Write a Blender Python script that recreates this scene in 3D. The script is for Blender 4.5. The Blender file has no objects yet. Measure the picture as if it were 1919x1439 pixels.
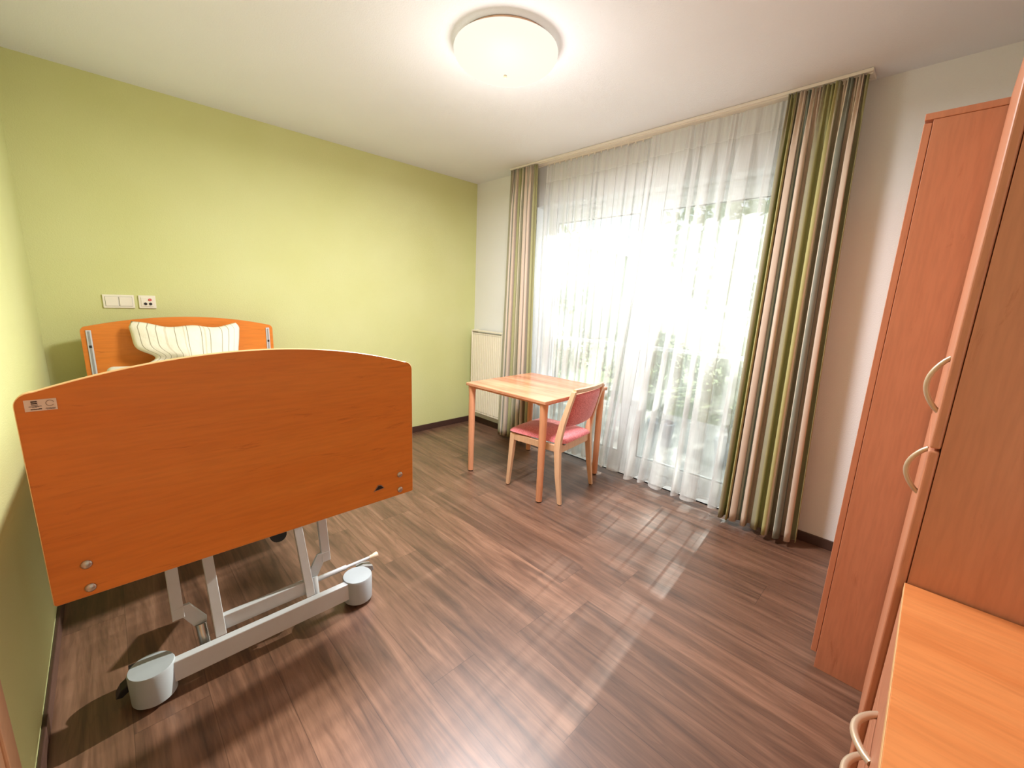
import bpy, bmesh, math, random
from mathutils import Vector, Matrix, noise
random.seed(7)
C = bpy.context.scene.collection
PI = math.pi

# ------------------------------------------------------------------ camera
XW, YG, ZC = 3.276, 4.367, 2.603          # window wall, far wall, ceiling
YN = 0.22                                  # near wall
cam_d = bpy.data.cameras.new('camera'); cam = bpy.data.objects.new('camera', cam_d); C.objects.link(cam)
cam_d.sensor_fit = 'HORIZONTAL'; cam_d.sensor_width = 36.0
cam_d.lens = 772.29 / 1919 * 36.0; cam_d.clip_start = 0.02; cam_d.clip_end = 300
yaw, pitch, roll = map(math.radians, (-44.6603, -11.467, 2.3522))
fw = Vector((-math.sin(yaw)*math.cos(pitch), math.cos(yaw)*math.cos(pitch), math.sin(pitch)))
rt = Vector((math.cos(yaw), math.sin(yaw), 0)); up = rt.cross(fw)
r2 = math.cos(roll)*rt + math.sin(roll)*up; u2 = -math.sin(roll)*rt + math.cos(roll)*up
M = Matrix((r2, u2, -fw)).transposed().to_4x4(); M.translation = Vector((0.2816, 0.6900, 1.4079))
cam.matrix_world = M
bpy.context.scene.camera = cam

# ------------------------------------------------------------------ world, sun, exposure
sc = bpy.context.scene
sc.view_settings.view_transform = 'Standard'; sc.view_settings.look = 'None'
sc.view_settings.exposure = 0.47; sc.view_settings.gamma = 1.0
try: sc.view_settings.use_curve_mapping = False
except Exception: pass
w = bpy.data.worlds.new('sky'); sc.world = w; w.use_nodes = True
bg = w.node_tree.nodes['Background']; bg.inputs[0].default_value = (0.86, 0.94, 1.0, 1); bg.inputs[1].default_value = 1.05
sun_d = bpy.data.lights.new('sun', 'SUN'); sun = bpy.data.objects.new('sun', sun_d); C.objects.link(sun)
sun_d.energy = 12.0; sun_d.angle = math.radians(0.9); sun_d.color = (1.0, 0.96, 0.90)
sun.rotation_euler = Vector((-1.0, -0.10, -0.56)).to_track_quat('-Z', 'Y').to_euler()
sun.location = (8, 3, 6)
por_d = bpy.data.lights.new('window_portal', 'AREA'); por = bpy.data.objects.new('window_portal', por_d); C.objects.link(por)
por_d.shape = 'RECTANGLE'; por_d.size = 2.2; por_d.size_y = 2.06
por.location = (XW+0.30, 2.42, 1.15); por.rotation_euler = Vector((-1, 0, 0)).to_track_quat('-Z', 'Z').to_euler()
por_d.cycles.is_portal = True

# ------------------------------------------------------------------ helpers
class MB:
    def __init__(s): s.bm = bmesh.new()
    def box(s, x0, y0, z0, x1, y1, z1, bevel=0.0, seg=2):
        b = bmesh.new()
        v = [b.verts.new((x, y, z)) for x in (x0, x1) for y in (y0, y1) for z in (z0, z1)]
        for f in ((0,1,3,2),(4,6,7,5),(0,4,5,1),(2,3,7,6),(0,2,6,4),(1,5,7,3)): b.faces.new([v[i] for i in f])
        if bevel > 0: bmesh.ops.bevel(b, geom=list(b.edges), offset=bevel, segments=seg, profile=.5, affect='EDGES')
        return s.merge(b)
    def merge(s, b, mat=None):
        if mat is not None: b.transform(mat)
        bmesh.ops.recalc_face_normals(b, faces=b.faces)
        me = bpy.data.meshes.new('t'); b.to_mesh(me); b.free(); s.bm.from_mesh(me); bpy.data.meshes.remove(me); return s
    def prism(s, pts, d0, d1, axis='y', bevel=0.0, seg=2):
        """outline pts (a,b) extruded along axis; axis y: (x,z); x: (y,z); z: (x,y)"""
        b = bmesh.new()
        def P(a, c, d): return {'y': (a, d, c), 'x': (d, a, c), 'z': (a, c, d)}[axis]
        lo = [b.verts.new(P(a, c, d0)) for a, c in pts]; hi = [b.verts.new(P(a, c, d1)) for a, c in pts]
        f1 = b.faces.new(lo); f2 = b.faces.new(hi[::-1]); n = len(pts)
        for i in range(n): b.faces.new((lo[i], lo[(i+1) % n], hi[(i+1) % n], hi[i]))
        if bevel > 0: bmesh.ops.bevel(b, geom=list(f1.edges)+list(f2.edges), offset=bevel, segments=seg, profile=.5, affect='EDGES')
        return s.merge(b)
    def tube(s, pts, rads, n=16, sx=1.0, cap=True):
        """round section swept along points"""
        b = bmesh.new(); rings = []
        pts = [Vector(p) for p in pts]
        if not hasattr(rads, '__len__'): rads = [rads]*len(pts)
        t0 = (pts[1]-pts[0]).normalized(); ref = Vector((0, 0, 1)) if abs(t0.z) < .9 else Vector((1, 0, 0))
        for i, p in enumerate(pts):
            t = (pts[min(i+1, len(pts)-1)] - pts[max(i-1, 0)]).normalized()
            a = ref - t*ref.dot(t); a.normalize(); c = t.cross(a); ref = a
            rings.append([b.verts.new(p + (a*math.cos(2*PI*k/n)*sx + c*math.sin(2*PI*k/n))*rads[i]) for k in range(n)])
        for i in range(len(rings)-1):
            for k in range(n): b.faces.new((rings[i][k], rings[i][(k+1) % n], rings[i+1][(k+1) % n], rings[i+1][k]))
        if cap: b.faces.new(rings[0][::-1]); b.faces.new(rings[-1])
        return s.merge(b)
    def sweep(s, path, bevel=0.0):
        """path of (centre, half-width x, half-depth y) rectangles -> tapered rectangular bar"""
        b = bmesh.new(); rings = []
        for (c, hx, hy) in path:
            x, y, z = c; rings.append([b.verts.new((x+i*hx, y+j*hy, z)) for i, j in ((-1,-1),(1,-1),(1,1),(-1,1))])
        for i in range(len(rings)-1):
            for k in range(4): b.faces.new((rings[i][k], rings[i][(k+1) % 4], rings[i+1][(k+1) % 4], rings[i+1][k]))
        b.faces.new(rings[0][::-1]); b.faces.new(rings[-1])
        if bevel > 0:
            b.edges.ensure_lookup_table()
            bmesh.ops.bevel(b, geom=list(b.edges), offset=bevel, segments=2, profile=.5, affect='EDGES')
        return s.merge(b)
    def lathe(s, prof, cx, cy, n=48):
        b = bmesh.new(); rings = []
        for r, z in prof:
            rings.append([b.verts.new((cx+r*math.cos(2*PI*k/n), cy+r*math.sin(2*PI*k/n), z)) for k in range(n)] if r > 1e-5 else [b.verts.new((cx, cy, z))])
        for i in range(len(rings)-1):
            A, B = rings[i], rings[i+1]
            for k in range(n):
                q = [A[k % len(A)], A[(k+1) % len(A)], B[(k+1) % len(B)], B[k % len(B)]]
                u = []; [u.append(v) for v in q if v not in u]
                if len(u) > 2: b.faces.new(u)
        return s.merge(b)

def obj(name, mb, mat, parent=None, smooth=False, off=None, auto=True):
    """link one mesh object; off is subtracted from the vertices (world-built parts)"""
    me = bpy.data.meshes.new(name); mb.bm.to_mesh(me); mb.bm.free()
    if off is not None: me.transform(Matrix.Translation(-Vector(off)))
    if mat: me.materials.append(mat)
    o = bpy.data.objects.new(name, me); C.objects.link(o)
    if parent: o.parent = parent
    if smooth:
        for p in me.polygons: p.use_smooth = True
        if auto:
            bpy.context.view_layer.objects.active = o
            e = set_sharp(me, math.radians(40))
    return o
def set_sharp(me, ang):
    b = bmesh.new(); b.from_mesh(me)
    for e in b.edges:
        if len(e.link_faces) == 2 and e.calc_face_angle(0) > ang: e.smooth = False
    b.to_mesh(me); b.free()
def thing(name, label, cat, loc=(0, 0, 0), rotz=0, group=None):
    o = bpy.data.objects.new(name, None); C.objects.link(o); o.empty_display_size = .1
    o.location = loc; o.rotation_euler = (0, 0, rotz); o['label'] = label; o['category'] = cat
    if group: o['group'] = group
    return o
def tag(o, label, cat, group=None, kind=None):
    o['label'] = label; o['category'] = cat
    if group: o['group'] = group
    if kind: o['kind'] = kind
    return o
def struct(name, mb, mat, parent=None, label=None, cat=None, **k):
    o = obj(name, mb, mat, parent, **k)
    if not parent:
        o['kind'] = 'structure'; o['label'] = label; o['category'] = cat
    return o

# ------------------------------------------------------------------ materials
def srgb(r, g, b):
    f = lambda c: (c/255/12.92) if c/255 <= .04045 else ((c/255+.055)/1.055)**2.4
    return (f(r), f(g), f(b), 1)
class N:
    def __init__(s, name):
        s.m = bpy.data.materials.new(name); s.m.use_nodes = True; s.t = s.m.node_tree; s.t.nodes.clear()
        s.out = s.t.nodes.new('ShaderNodeOutputMaterial')
    def n(s, typ, **k):
        x = s.t.nodes.new('ShaderNode'+typ)
        for a, v in k.items():
            if a.startswith('i_'):
                key = a[2:].replace('_', ' ')
                try: x.inputs[key].default_value = v
                except Exception: x.inputs[int(key)].default_value = v
            else: setattr(x, a, v)
        return x
    def l(s, a, b): s.t.links.new(a, b)
    def coord(s, kind='Object', scale=(1, 1, 1), rot=(0, 0, 0)):
        c = s.n('TexCoord'); m = s.n('Mapping'); m.inputs['Scale'].default_value = scale; m.inputs['Rotation'].default_value = rot
        s.l(c.outputs[kind], m.inputs[0]); return m.outputs[0]
    def ramp(s, fac, stops, interp='LINEAR'):
        r = s.n('ValToRGB'); r.color_ramp.interpolation = interp
        while len(r.color_ramp.elements) < len(stops): r.color_ramp.elements.new(.5)
        for e, (p, c) in zip(r.color_ramp.elements, stops): e.position = p; e.color = c
        s.l(fac, r.inputs[0]); return r.outputs[0]
    def bsdf(s, col=None, rough=.5, metal=0, spec=.5, link=None, bump=None):
        p = s.n('BsdfPrincipled'); p.inputs['Roughness'].default_value = rough; p.inputs['Metallic'].default_value = metal
        p.inputs['Specular IOR Level'].default_value = spec
        if link is not None: s.l(link, p.inputs['Base Color'])
        elif col: p.inputs['Base Color'].default_value = col
        if bump is not None: s.l(bump, p.inputs['Normal'])
        s.l(p.outputs[0], s.out.inputs[0]); return p
    def bump(s, h, st=.2, dist=.01):
        b = s.n('Bump'); b.inputs['Strength'].default_value = st; b.inputs['Distance'].default_value = dist
        s.l(h, b.inputs['Height']); return b.outputs[0]
def plain(name, col, rough=.5, metal=0, spec=.5, var=.06, vscale=30, bump=0):
    k = N(name); nz = k.n('TexNoise', i_Scale=vscale, i_Detail=3.0); k.l(k.coord(), nz.inputs[0])
    lo = tuple(c*(1-var) for c in col[:3])+(1,); hi = tuple(min(1, c*(1+var)) for c in col[:3])+(1,)
    c = k.ramp(nz.outputs[0], [(.3, lo), (.7, hi)])
    k.bsdf(rough=rough, metal=metal, spec=spec, link=c, bump=k.bump(nz.outputs[0], bump, .002) if bump else None)
    return k.m
def woodchip(name, col, lo):
    k = N(name); co = k.coord()
    nz = k.n('TexNoise', i_Scale=170.0, i_Detail=4.0); k.l(co, nz.inputs[0])
    n2 = k.n('TexNoise', i_Scale=1.6, i_Detail=2.0); k.l(co, n2.inputs[0])
    c = k.ramp(n2.outputs[0], [(.3, lo), (.7, col)])
    k.bsdf(rough=.8, spec=.25, link=c, bump=k.bump(nz.outputs[0], .35, .004)); return k.m
def wood(name, c0, c1, cd, grain='x', rough=.38, scale=1.0, fig=1.0):
    """laminate beech/alder: long streaks, fine pores, a few darker flecks along the grain"""
    s = {'x': (.9, 9, 9), 'y': (9, .9, 9), 'z': (9, 9, .9)}[grain]; s = tuple(v*scale for v in s)
    k = N(name); co = k.coord(scale=s)
    a = k.n('TexNoise', i_Scale=1.3, i_Detail=5.0, i_Roughness=.55, i_Distortion=.9*fig); k.l(co, a.inputs[0])
    s2 = {'x': (6, 60, 60), 'y': (60, 6, 60), 'z': (60, 60, 6)}[grain]
    b = k.n('TexNoise', i_Scale=1.6, i_Detail=3.0); k.l(k.coord(scale=s2), b.inputs[0])
    s3 = {'x': (2.2, 16, 16), 'y': (16, 2.2, 16), 'z': (16, 16, 2.2)}[grain]
    f = k.n('TexNoise', i_Scale=1.5, i_Detail=6.0, i_Roughness=.7, i_Distortion=1.2); k.l(k.coord(scale=s3), f.inputs[0])
    base = k.ramp(a.outputs[0], [(.32, c0), (.68, c1)])
    fl = k.ramp(f.outputs[0], [(.60, (1, 1, 1, 1)), (.74, (.3, .3, .3, 1))])
    po = k.ramp(b.outputs[0], [(.35, (.86, .86, .86, 1)), (.6, (1, 1, 1, 1))])
    m1 = k.n('Mix', data_type='RGBA'); k.l(fl, m1.inputs[0]); 
    m1.inputs[6].default_value = cd; k.l(base, m1.inputs[7])
    m2 = k.n('Mix', data_type='RGBA', blend_type='MULTIPLY'); m2.inputs[0].default_value = .6; k.l(m1.outputs[2], m2.inputs[6]); k.l(po, m2.inputs[7])
    k.bsdf(rough=rough, spec=.4, link=m2.outputs[2], bump=k.bump(b.outputs[0], .05, .001)); return k.m

M_green = woodchip('green_woodchip_paint', srgb(214, 217, 158), srgb(209, 212, 148))
M_white = woodchip('white_woodchip_paint', srgb(240, 240, 238), srgb(236, 236, 233))
M_ceil = woodchip('white_ceiling_paint', srgb(236, 239, 243), srgb(232, 235, 239))
M_reveal = plain('white_reveal_plaster', srgb(242, 244, 244), .7, var=.02)
M_pvc = plain('white_window_plastic', srgb(240, 243, 244), .3, var=.01)
M_gasket = plain('grey_rubber_gasket', srgb(70, 72, 74), .6)
M_board = wood('orange_beech_laminate', srgb(216, 124, 42), srgb(222, 133, 50), srgb(168, 84, 26), 'x', .42)
M_ward = wood('pinkish_beech_laminate', srgb(202, 134, 101), srgb(208, 142, 109), srgb(178, 108, 76), 'z', .42)
M_dtop = wood('light_beech_laminate', srgb(218, 132, 74), srgb(230, 148, 88), srgb(198, 112, 60), 'y', .4, fig=1.6)
M_edge = wood('painted_edge_highlight', srgb(240, 190, 130), srgb(246, 202, 145), srgb(220, 165, 105), 'x', .35)  # beech lightened to put the bright highlight on board edges into the colour
M_ttop = wood('striped_table_laminate', srgb(186, 118, 84), srgb(224, 166, 128), srgb(176, 106, 74), 'y', .22)
M_beech = wood('varnished_beech', srgb(222, 154, 112), srgb(232, 168, 126), srgb(200, 128, 90), 'z', .35)
M_beech_l = wood('pale_varnished_beech', srgb(226, 182, 142), srgb(236, 194, 154), srgb(208, 158, 116), 'z', .35)
M_casing = plain('beige_door_casing_paint', srgb(205, 158, 118), .5)
M_base = plain('dark_brown_skirting_vinyl', srgb(74, 52, 44), .35)
M_steel = plain('light_grey_powder_coat', srgb(202, 206, 208), .4, var=.02)
M_cover = plain('grey_plastic_caster_cover', srgb(170, 178, 182), .38, var=.02)
M_chrome = plain('brushed_metal', srgb(190, 186, 178), .3, 1.0, var=.04)
M_black = plain('black_plastic', srgb(22, 22, 24), .45)
M_grey = plain('grey_plastic', srgb(150, 150, 146), .45)
M_rub = plain('cream_rubber', srgb(222, 205, 176), .5)
M_plastic = plain('ivory_switch_plastic', srgb(236, 232, 214), .3, var=.01)
M_red = plain('red_plastic', srgb(200, 30, 30), .35)
M_rad = plain('white_radiator_enamel', srgb(240, 232, 212), .35, var=.015)
M_sheet = plain('white_cotton', srgb(236, 232, 222), .85, var=.03, bump=.2)
M_handle = plain('satin_champagne_metal', srgb(206, 184, 158), .35, .35, var=.03)
M_rail = plain('white_rail_enamel', srgb(232, 226, 214), .4, var=.01)
M_label = plain('white_paper_label', srgb(226, 208, 190), .6, var=.02)
M_ink = plain('black_label_ink', srgb(40, 28, 26), .7)
M_inkg = plain('grey_label_ink', srgb(150, 132, 116), .7)

def m_floor():
    k = N('brown_oak_vinyl_planks'); c = k.n('TexCoord'); sep = k.n('SeparateXYZ'); k.l(c.outputs['Object'], sep.inputs[0])
    def math_(op, a, b=None, **kw):
        m = k.n('Math', operation=op)
        for i, v in enumerate((a, b)):
            if v is None: continue
            if isinstance(v, (int, float)): m.inputs[i].default_value = v
            else: k.l(v, m.inputs[i])
        return m.outputs[0]
    px = math_('MULTIPLY', sep.outputs[0], 5.0)          # 0.2 m boards running along y
    col = math_('FLOOR', px); fx = math_('FRACT', px)
    wn = k.n('TexWhiteNoise', noise_dimensions='1D'); k.l(col, wn.inputs['W'])
    py = math_('ADD', math_('MULTIPLY', sep.outputs[1], 1/1.22), wn.outputs['Value'])
    row = math_('FLOOR', py); fy = math_('FRACT', py)
    cb = k.n('CombineXYZ'); k.l(col, cb.inputs[0]); k.l(row, cb.inputs[1])
    wn2 = k.n('TexWhiteNoise', noise_dimensions='2D'); k.l(cb.outputs[0], wn2.inputs['Vector'])
    off = k.n('VectorMath', operation='SCALE'); k.l(wn2.outputs['Color'], off.inputs[0]); off.inputs['Scale'].default_value = 13.0
    vec = k.n('VectorMath', operation='ADD'); k.l(c.outputs['Object'], vec.inputs[0]); k.l(off.outputs[0], vec.inputs[1])
    def noisy(sc, scale, det, dist, rough=.6):
        mp = k.n('Mapping'); mp.inputs['Scale'].default_value = sc; k.l(vec.outputs[0], mp.inputs[0])
        n = k.n('TexNoise', i_Scale=scale, i_Detail=det, i_Distortion=dist, i_Roughness=rough); k.l(mp.outputs[0], n.inputs[0]); return n.outputs[0]
    big = noisy((14, 1.1, 1), 1.0, 5.0, 1.2); fine = noisy((90, 5, 1), 1.0, 3.0, .3)
    # cathedral figure rings
    mp = k.n('Mapping'); mp.inputs['Scale'].default_value = (7.5, .75, 1); k.l(vec.outputs[0], mp.inputs[0])
    nn = k.n('TexNoise', i_Scale=1.1, i_Detail=2.0, i_Distortion=.6); k.l(mp.outputs[0], nn.inputs[0])
    rings = math_('FRACT', math_('MULTIPLY', nn.outputs[0], 16.0))
    ringl = math_('PINGPONG', rings, .5)
    c1 = k.ramp(big, [(.28, srgb(80, 56, 43)), (.5, srgb(118, 85, 66)), (.74, srgb(150, 113, 91))])
    tint = k.ramp(wn2.outputs['Value'], [(0, (.80, .79, .79, 1)), (1, (1.10, 1.08, 1.06, 1))])
    fi = k.ramp(fine, [(.38, (.80, .79, .78, 1)), (.6, (1.04, 1.04, 1.04, 1))])
    ri = k.ramp(ringl, [(0, (.78, .77, .76, 1)), (.16, (1, 1, 1, 1))])
    def mul(a, b, f):
        m = k.n('Mix', data_type='RGBA', blend_type='MULTIPLY'); m.inputs[0].default_value = f; k.l(a, m.inputs[6]); k.l(b, m.inputs[7]); return m.outputs[2]
    x = mul(mul(mul(c1, tint, 1), fi, .8), ri, .6)
    ex = math_('MINIMUM', fx, math_('SUBTRACT', 1.0, fx)); ey = math_('MINIMUM', fy, math_('SUBTRACT', 1.0, fy))
    e = math_('MINIMUM', math_('MULTIPLY', ex, .2), math_('MULTIPLY', ey, 1.22))
    seam = k.ramp(math_('MULTIPLY', e, 100.0), [(.06, (.42, .40, .38, 1)), (.16, (1, 1, 1, 1))])
    x = mul(x, seam, .8)
    p = k.bsdf(rough=.4, spec=.5, link=x, bump=k.bump(fine, .12, .002)); p.inputs['Coat Weight'].default_value = .6; p.inputs['Coat Roughness'].default_value = .37
    rr = k.n('MapRange', i_To_Min=.38, i_To_Max=.50); k.l(fine, rr.inputs[0]); k.l(rr.outputs[0], p.inputs['Roughness'])
    return k.m
M_floor = m_floor()

def m_glass():
    k = N('clear_window_glass'); t = k.n('BsdfTransparent'); t.inputs[0].default_value = (.96, .98, .97, 1)
    g = k.n('BsdfGlossy'); g.inputs['Roughness'].default_value = .02
    lw = k.n('LayerWeight', i_Blend=.12); mx = k.n('MixShader'); k.l(lw.outputs['Fresnel'], mx.inputs[0]); k.l(t.outputs[0], mx.inputs[1]); k.l(g.outputs[0], mx.inputs[2])
    k.l(mx.outputs[0], k.out.inputs[0]); return k.m
M_glass = m_glass()

def m_sheer():
    k = N('white_sheer_voile'); uv = k.n('UVMap'); 
    sp = k.n('SeparateXYZ'); k.l(uv.outputs[0], sp.inputs[0])
    # fine vertical slub threads vary the density
    mp = k.n('Mapping'); mp.inputs['Scale'].default_value = (60, .6, 1); k.l(uv.outputs[0], mp.inputs[0])
    n1 = k.n('TexNoise', i_Scale=1.0, i_Detail=3.0); k.l(mp.outputs[0], n1.inputs[0])
    den = k.n('MapRange', i_From_Min=.3, i_From_Max=.7, i_To_Min=.58, i_To_Max=.68); k.l(n1.outputs[0], den.inputs[0])
    hem = k.n('Math', operation='LESS_THAN'); k.l(sp.outputs[1], hem.inputs[0]); hem.inputs[1].default_value = .07
    top = k.n('Math', operation='GREATER_THAN'); k.l(sp.outputs[1], top.inputs[0]); top.inputs[1].default_value = 2.44
    ad = k.n('Math', operation='ADD'); k.l(hem.outputs[0], ad.inputs[0]); k.l(top.outputs[0], ad.inputs[1])
    sc_ = k.n('Math', operation='MULTIPLY_ADD'); k.l(ad.outputs[0], sc_.inputs[0]); sc_.inputs[1].default_value = .14; k.l(den.outputs[0], sc_.inputs[2])
    t = k.n('BsdfTransparent'); d = k.n('BsdfDiffuse'); d.inputs[0].default_value = (.84, .86, .86, 1)
    tl = k.n('BsdfTranslucent'); tl.inputs[0].default_value = (.86, .88, .88, 1)
    a = k.n('MixShader'); a.inputs[0].default_value = .30; k.l(d.outputs[0], a.inputs[1]); k.l(tl.outputs[0], a.inputs[2])
    b = k.n('MixShader'); k.l(sc_.outputs[0], b.inputs[0]); k.l(t.outputs[0], b.inputs[1]); k.l(a.outputs[0], b.inputs[2])
    k.l(b.outputs[0], k.out.inputs[0]); return k.m
M_sheer = m_sheer()

def m_drape():
    k = N('striped_drapery_fabric'); uv = k.n('UVMap'); sp = k.n('SeparateXYZ'); k.l(uv.outputs[0], sp.inputs[0])
    dv = k.n('Math', operation='DIVIDE'); k.l(sp.outputs[0], dv.inputs[0]); dv.inputs[1].default_value = .62
    fr = k.n('Math', operation='FRACT'); k.l(dv.outputs[0], fr.inputs[0])
    G = srgb(188, 186, 140); O = srgb(178, 174, 146); P_ = srgb(232, 214, 194); S = srgb(158, 164, 152); Cc = srgb(234, 224, 202); T = srgb(200, 190, 168); D = srgb(140, 128, 120); Y = srgb(200, 196, 138)
    st = [(0, G), (.13, O), (.19, D), (.205, P_), (.31, T), (.36, P_), (.43, D), (.44, S), (.55, Cc), (.575, D), (.585, P_), (.70, T), (.76, O), (.84, Cc), (.86, Y), (.97, D), (.98, G)]
    c = k.ramp(fr.outputs[0], st, 'CONSTANT')
    nz = k.n('TexNoise', i_Scale=1.0, i_Detail=2.0); mp = k.n('Mapping'); mp.inputs['Scale'].default_value = (900, 300, 1); k.l(uv.outputs[0], mp.inputs[0]); k.l(mp.outputs[0], nz.inputs[0])
    d = k.n('BsdfDiffuse'); k.l(c, d.inputs[0]); tl = k.n('BsdfTranslucent'); k.l(c, tl.inputs[0])
    k.l(k.bump(nz.outputs[0], .2, .001), d.inputs['Normal'])
    m = k.n('MixShader'); m.inputs[0].default_value = .22; k.l(d.outputs[0], m.inputs[1]); k.l(tl.outputs[0], m.inputs[2]); k.l(m.outputs[0], k.out.inputs[0]); return k.m
M_drape = m_drape()

def m_uphol():
    k = N('coral_red_upholstery'); co = k.coord()
    n = k.n('TexNoise', i_Scale=140.0, i_Detail=3.0); k.l(co, n.inputs[0]); n2 = k.n('TexNoise', i_Scale=9.0, i_Detail=2.0); k.l(co, n2.inputs[0])
    c = k.ramp(n.outputs[0], [(.35, srgb(212, 104, 110)), (.6, srgb(242, 146, 148))])
    c2 = k.ramp(n2.outputs[0], [(.35, (.9, .88, .88, 1)), (.65, (1.0, 1.0, 1.0, 1))])
    m = k.n('Mix', data_type='RGBA', blend_type='MULTIPLY'); m.inputs[0].default_value = 1; k.l(c, m.inputs[6]); k.l(c2, m.inputs[7])
    p = k.bsdf(rough=.8, spec=.3, link=m.outputs[2], bump=k.bump(n.outputs[0], .3, .002)); p.inputs['Sheen Weight'].default_value = .35; return k.m
M_uphol = m_uphol()

def m_pillow():
    k = N('striped_pillow_cotton'); uv = k.n('UVMap'); sp = k.n('SeparateXYZ'); k.l(uv.outputs[0], sp.inputs[0])
    c0 = srgb(238, 234, 214); g = srgb(170, 164, 138); l = srgb(218, 212, 188)
    st = [(0, c0)]
    for p, c, wd in ((.06, g, .007), (.13, g, .008), (.20, g, .008), (.27, l, .02), (.36, g, .008), (.44, l, .012), (.47, g, .009), (.60, g, .007), (.63, l, .015), (.68, g, .009), (.80, g, .008), (.87, g, .008), (.93, g, .006)):
        st += [(p, c), (p+wd, c0)]
    c = k.ramp(sp.outputs[0], st, 'CONSTANT')
    n = k.n('TexNoise', i_Scale=22.0, i_Detail=3.0); k.l(k.coord(), n.inputs[0])
    k.bsdf(rough=.85, spec=.2, link=c, bump=k.bump(n.outputs[0], .5, .01)); return k.m
M_pillow = m_pillow()

def m_lamp():
    k = N('lit_opal_glass'); e = k.n('Emission'); 
    lw = k.n('LayerWeight', i_Blend=.35)
    c = k.ramp(lw.outputs['Facing'], [(0, (1.0, .95, .80, 1)), (.75, (1.0, .92, .78, 1)), (1, (1, .98, .92, 1))])
    k.l(c, e.inputs[0]); e.inputs[1].default_value = .80
    g = k.n('BsdfGlossy'); g.inputs['Roughness'].default_value = .6; mx = k.n('MixShader'); mx.inputs[0].default_value = .04
    k.l(e.outputs[0], mx.inputs[1]); k.l(g.outputs[0], mx.inputs[2]); k.l(mx.outputs[0], k.out.inputs[0]); return k.m
M_lamp = m_lamp()
M_ring = plain('copper_tinted_lamp_plate', srgb(224, 180, 150), .5)

# ------------------------------------------------------------------ setting
struct('floor', MB().box(-.02, YN-.02, -.10, XW+.02, YG+.02, 0), M_floor, label='brown oak-look vinyl plank floor of the room', cat='floor')
struct('ceiling', MB().box(-.1, YN-.1, ZC, XW+.25, YG+.1, ZC+.12), M_ceil, label='white textured ceiling with the round lamp', cat='ceiling')
struct('wall_far', MB().box(-.12, YG, -.1, XW+.25, YG+.12, ZC+.02), M_green, label='yellow-green textured wall behind the headboard', cat='wall')
struct('wall_left', MB().box(-.12, YN, -.1, 0, YG+.01, ZC+.02), M_green, label='yellow-green textured wall along the left side of the bed', cat='wall')
struct('wall_near', MB().box(-.12, YN-.12, -.1, XW+.25, YN, ZC+.02), M_white, label='white wall behind the wardrobes', cat='wall')
WY0, WY1, WZ1 = 1.34, 3.49, 2.275      # window opening
XO = XW+.25
wl = MB(); wl.box(XW, YN, -.1, XO, WY0, ZC+.02); wl.box(XW, WY1, -.1, XO, YG+.01, ZC+.02); wl.box(XW, WY0, WZ1, XO, WY1, ZC+.02); wl.box(XW, WY0, -.1, XO, WY1, 0.0)
struct('wall_right', wl, M_white, label='white textured wall around the tall window', cat='wall')
# plastered reveals of the opening
rv = MB(); rv.box(XW-.001, WY1-.012, 0, XW+.15, WY1, WZ1); rv.box(XW-.001, WY0, 0, XW+.15, WY0+.012, WZ1); rv.box(XW-.001, WY0+.012, WZ1-.012, XW+.15, WY1-.012, WZ1)
struct('trim_1', rv, M_reveal, label='white plastered reveal around the window opening', cat='window reveal')
struct('baseboard_far', MB().box(0.012, YG-.012, 0, XW-.012, YG, .062, .003), M_base, label='dark brown skirting strip under the green far wall', cat='baseboard')
struct('baseboard_left', MB().box(0, 2.07, 0, .012, YG, .062, .003), M_base, label='dark brown skirting strip along the left wall', cat='baseboard')
bb = MB(); bb.box(XW-.012, WY1, 0, XW, YG-.0, .062, .003); bb.box(XW-.012, .83, 0, XW, WY0, .062, .003)
struct('baseboard_right', bb, M_base, label='dark brown skirting strip under the white window wall', cat='baseboard')
dc = MB(); dc.box(0, 1.97, 0, .018, 2.05, 2.05, .004); dc.box(0, 1.05, 0, .018, 1.13, 2.05, .004); dc.box(0, 1.13, 1.97, .018, 1.97, 2.05, .004); 
struct('trim_2', dc, M_casing, label='beige door casing on the left wall at the lower left corner', cat='door casing')
dl = struct('door_1', MB().box(0, 1.13, .01, .012, 1.97, 1.97, .002), M_casing, label='beige door leaf in the left wall casing', cat='door')

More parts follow.
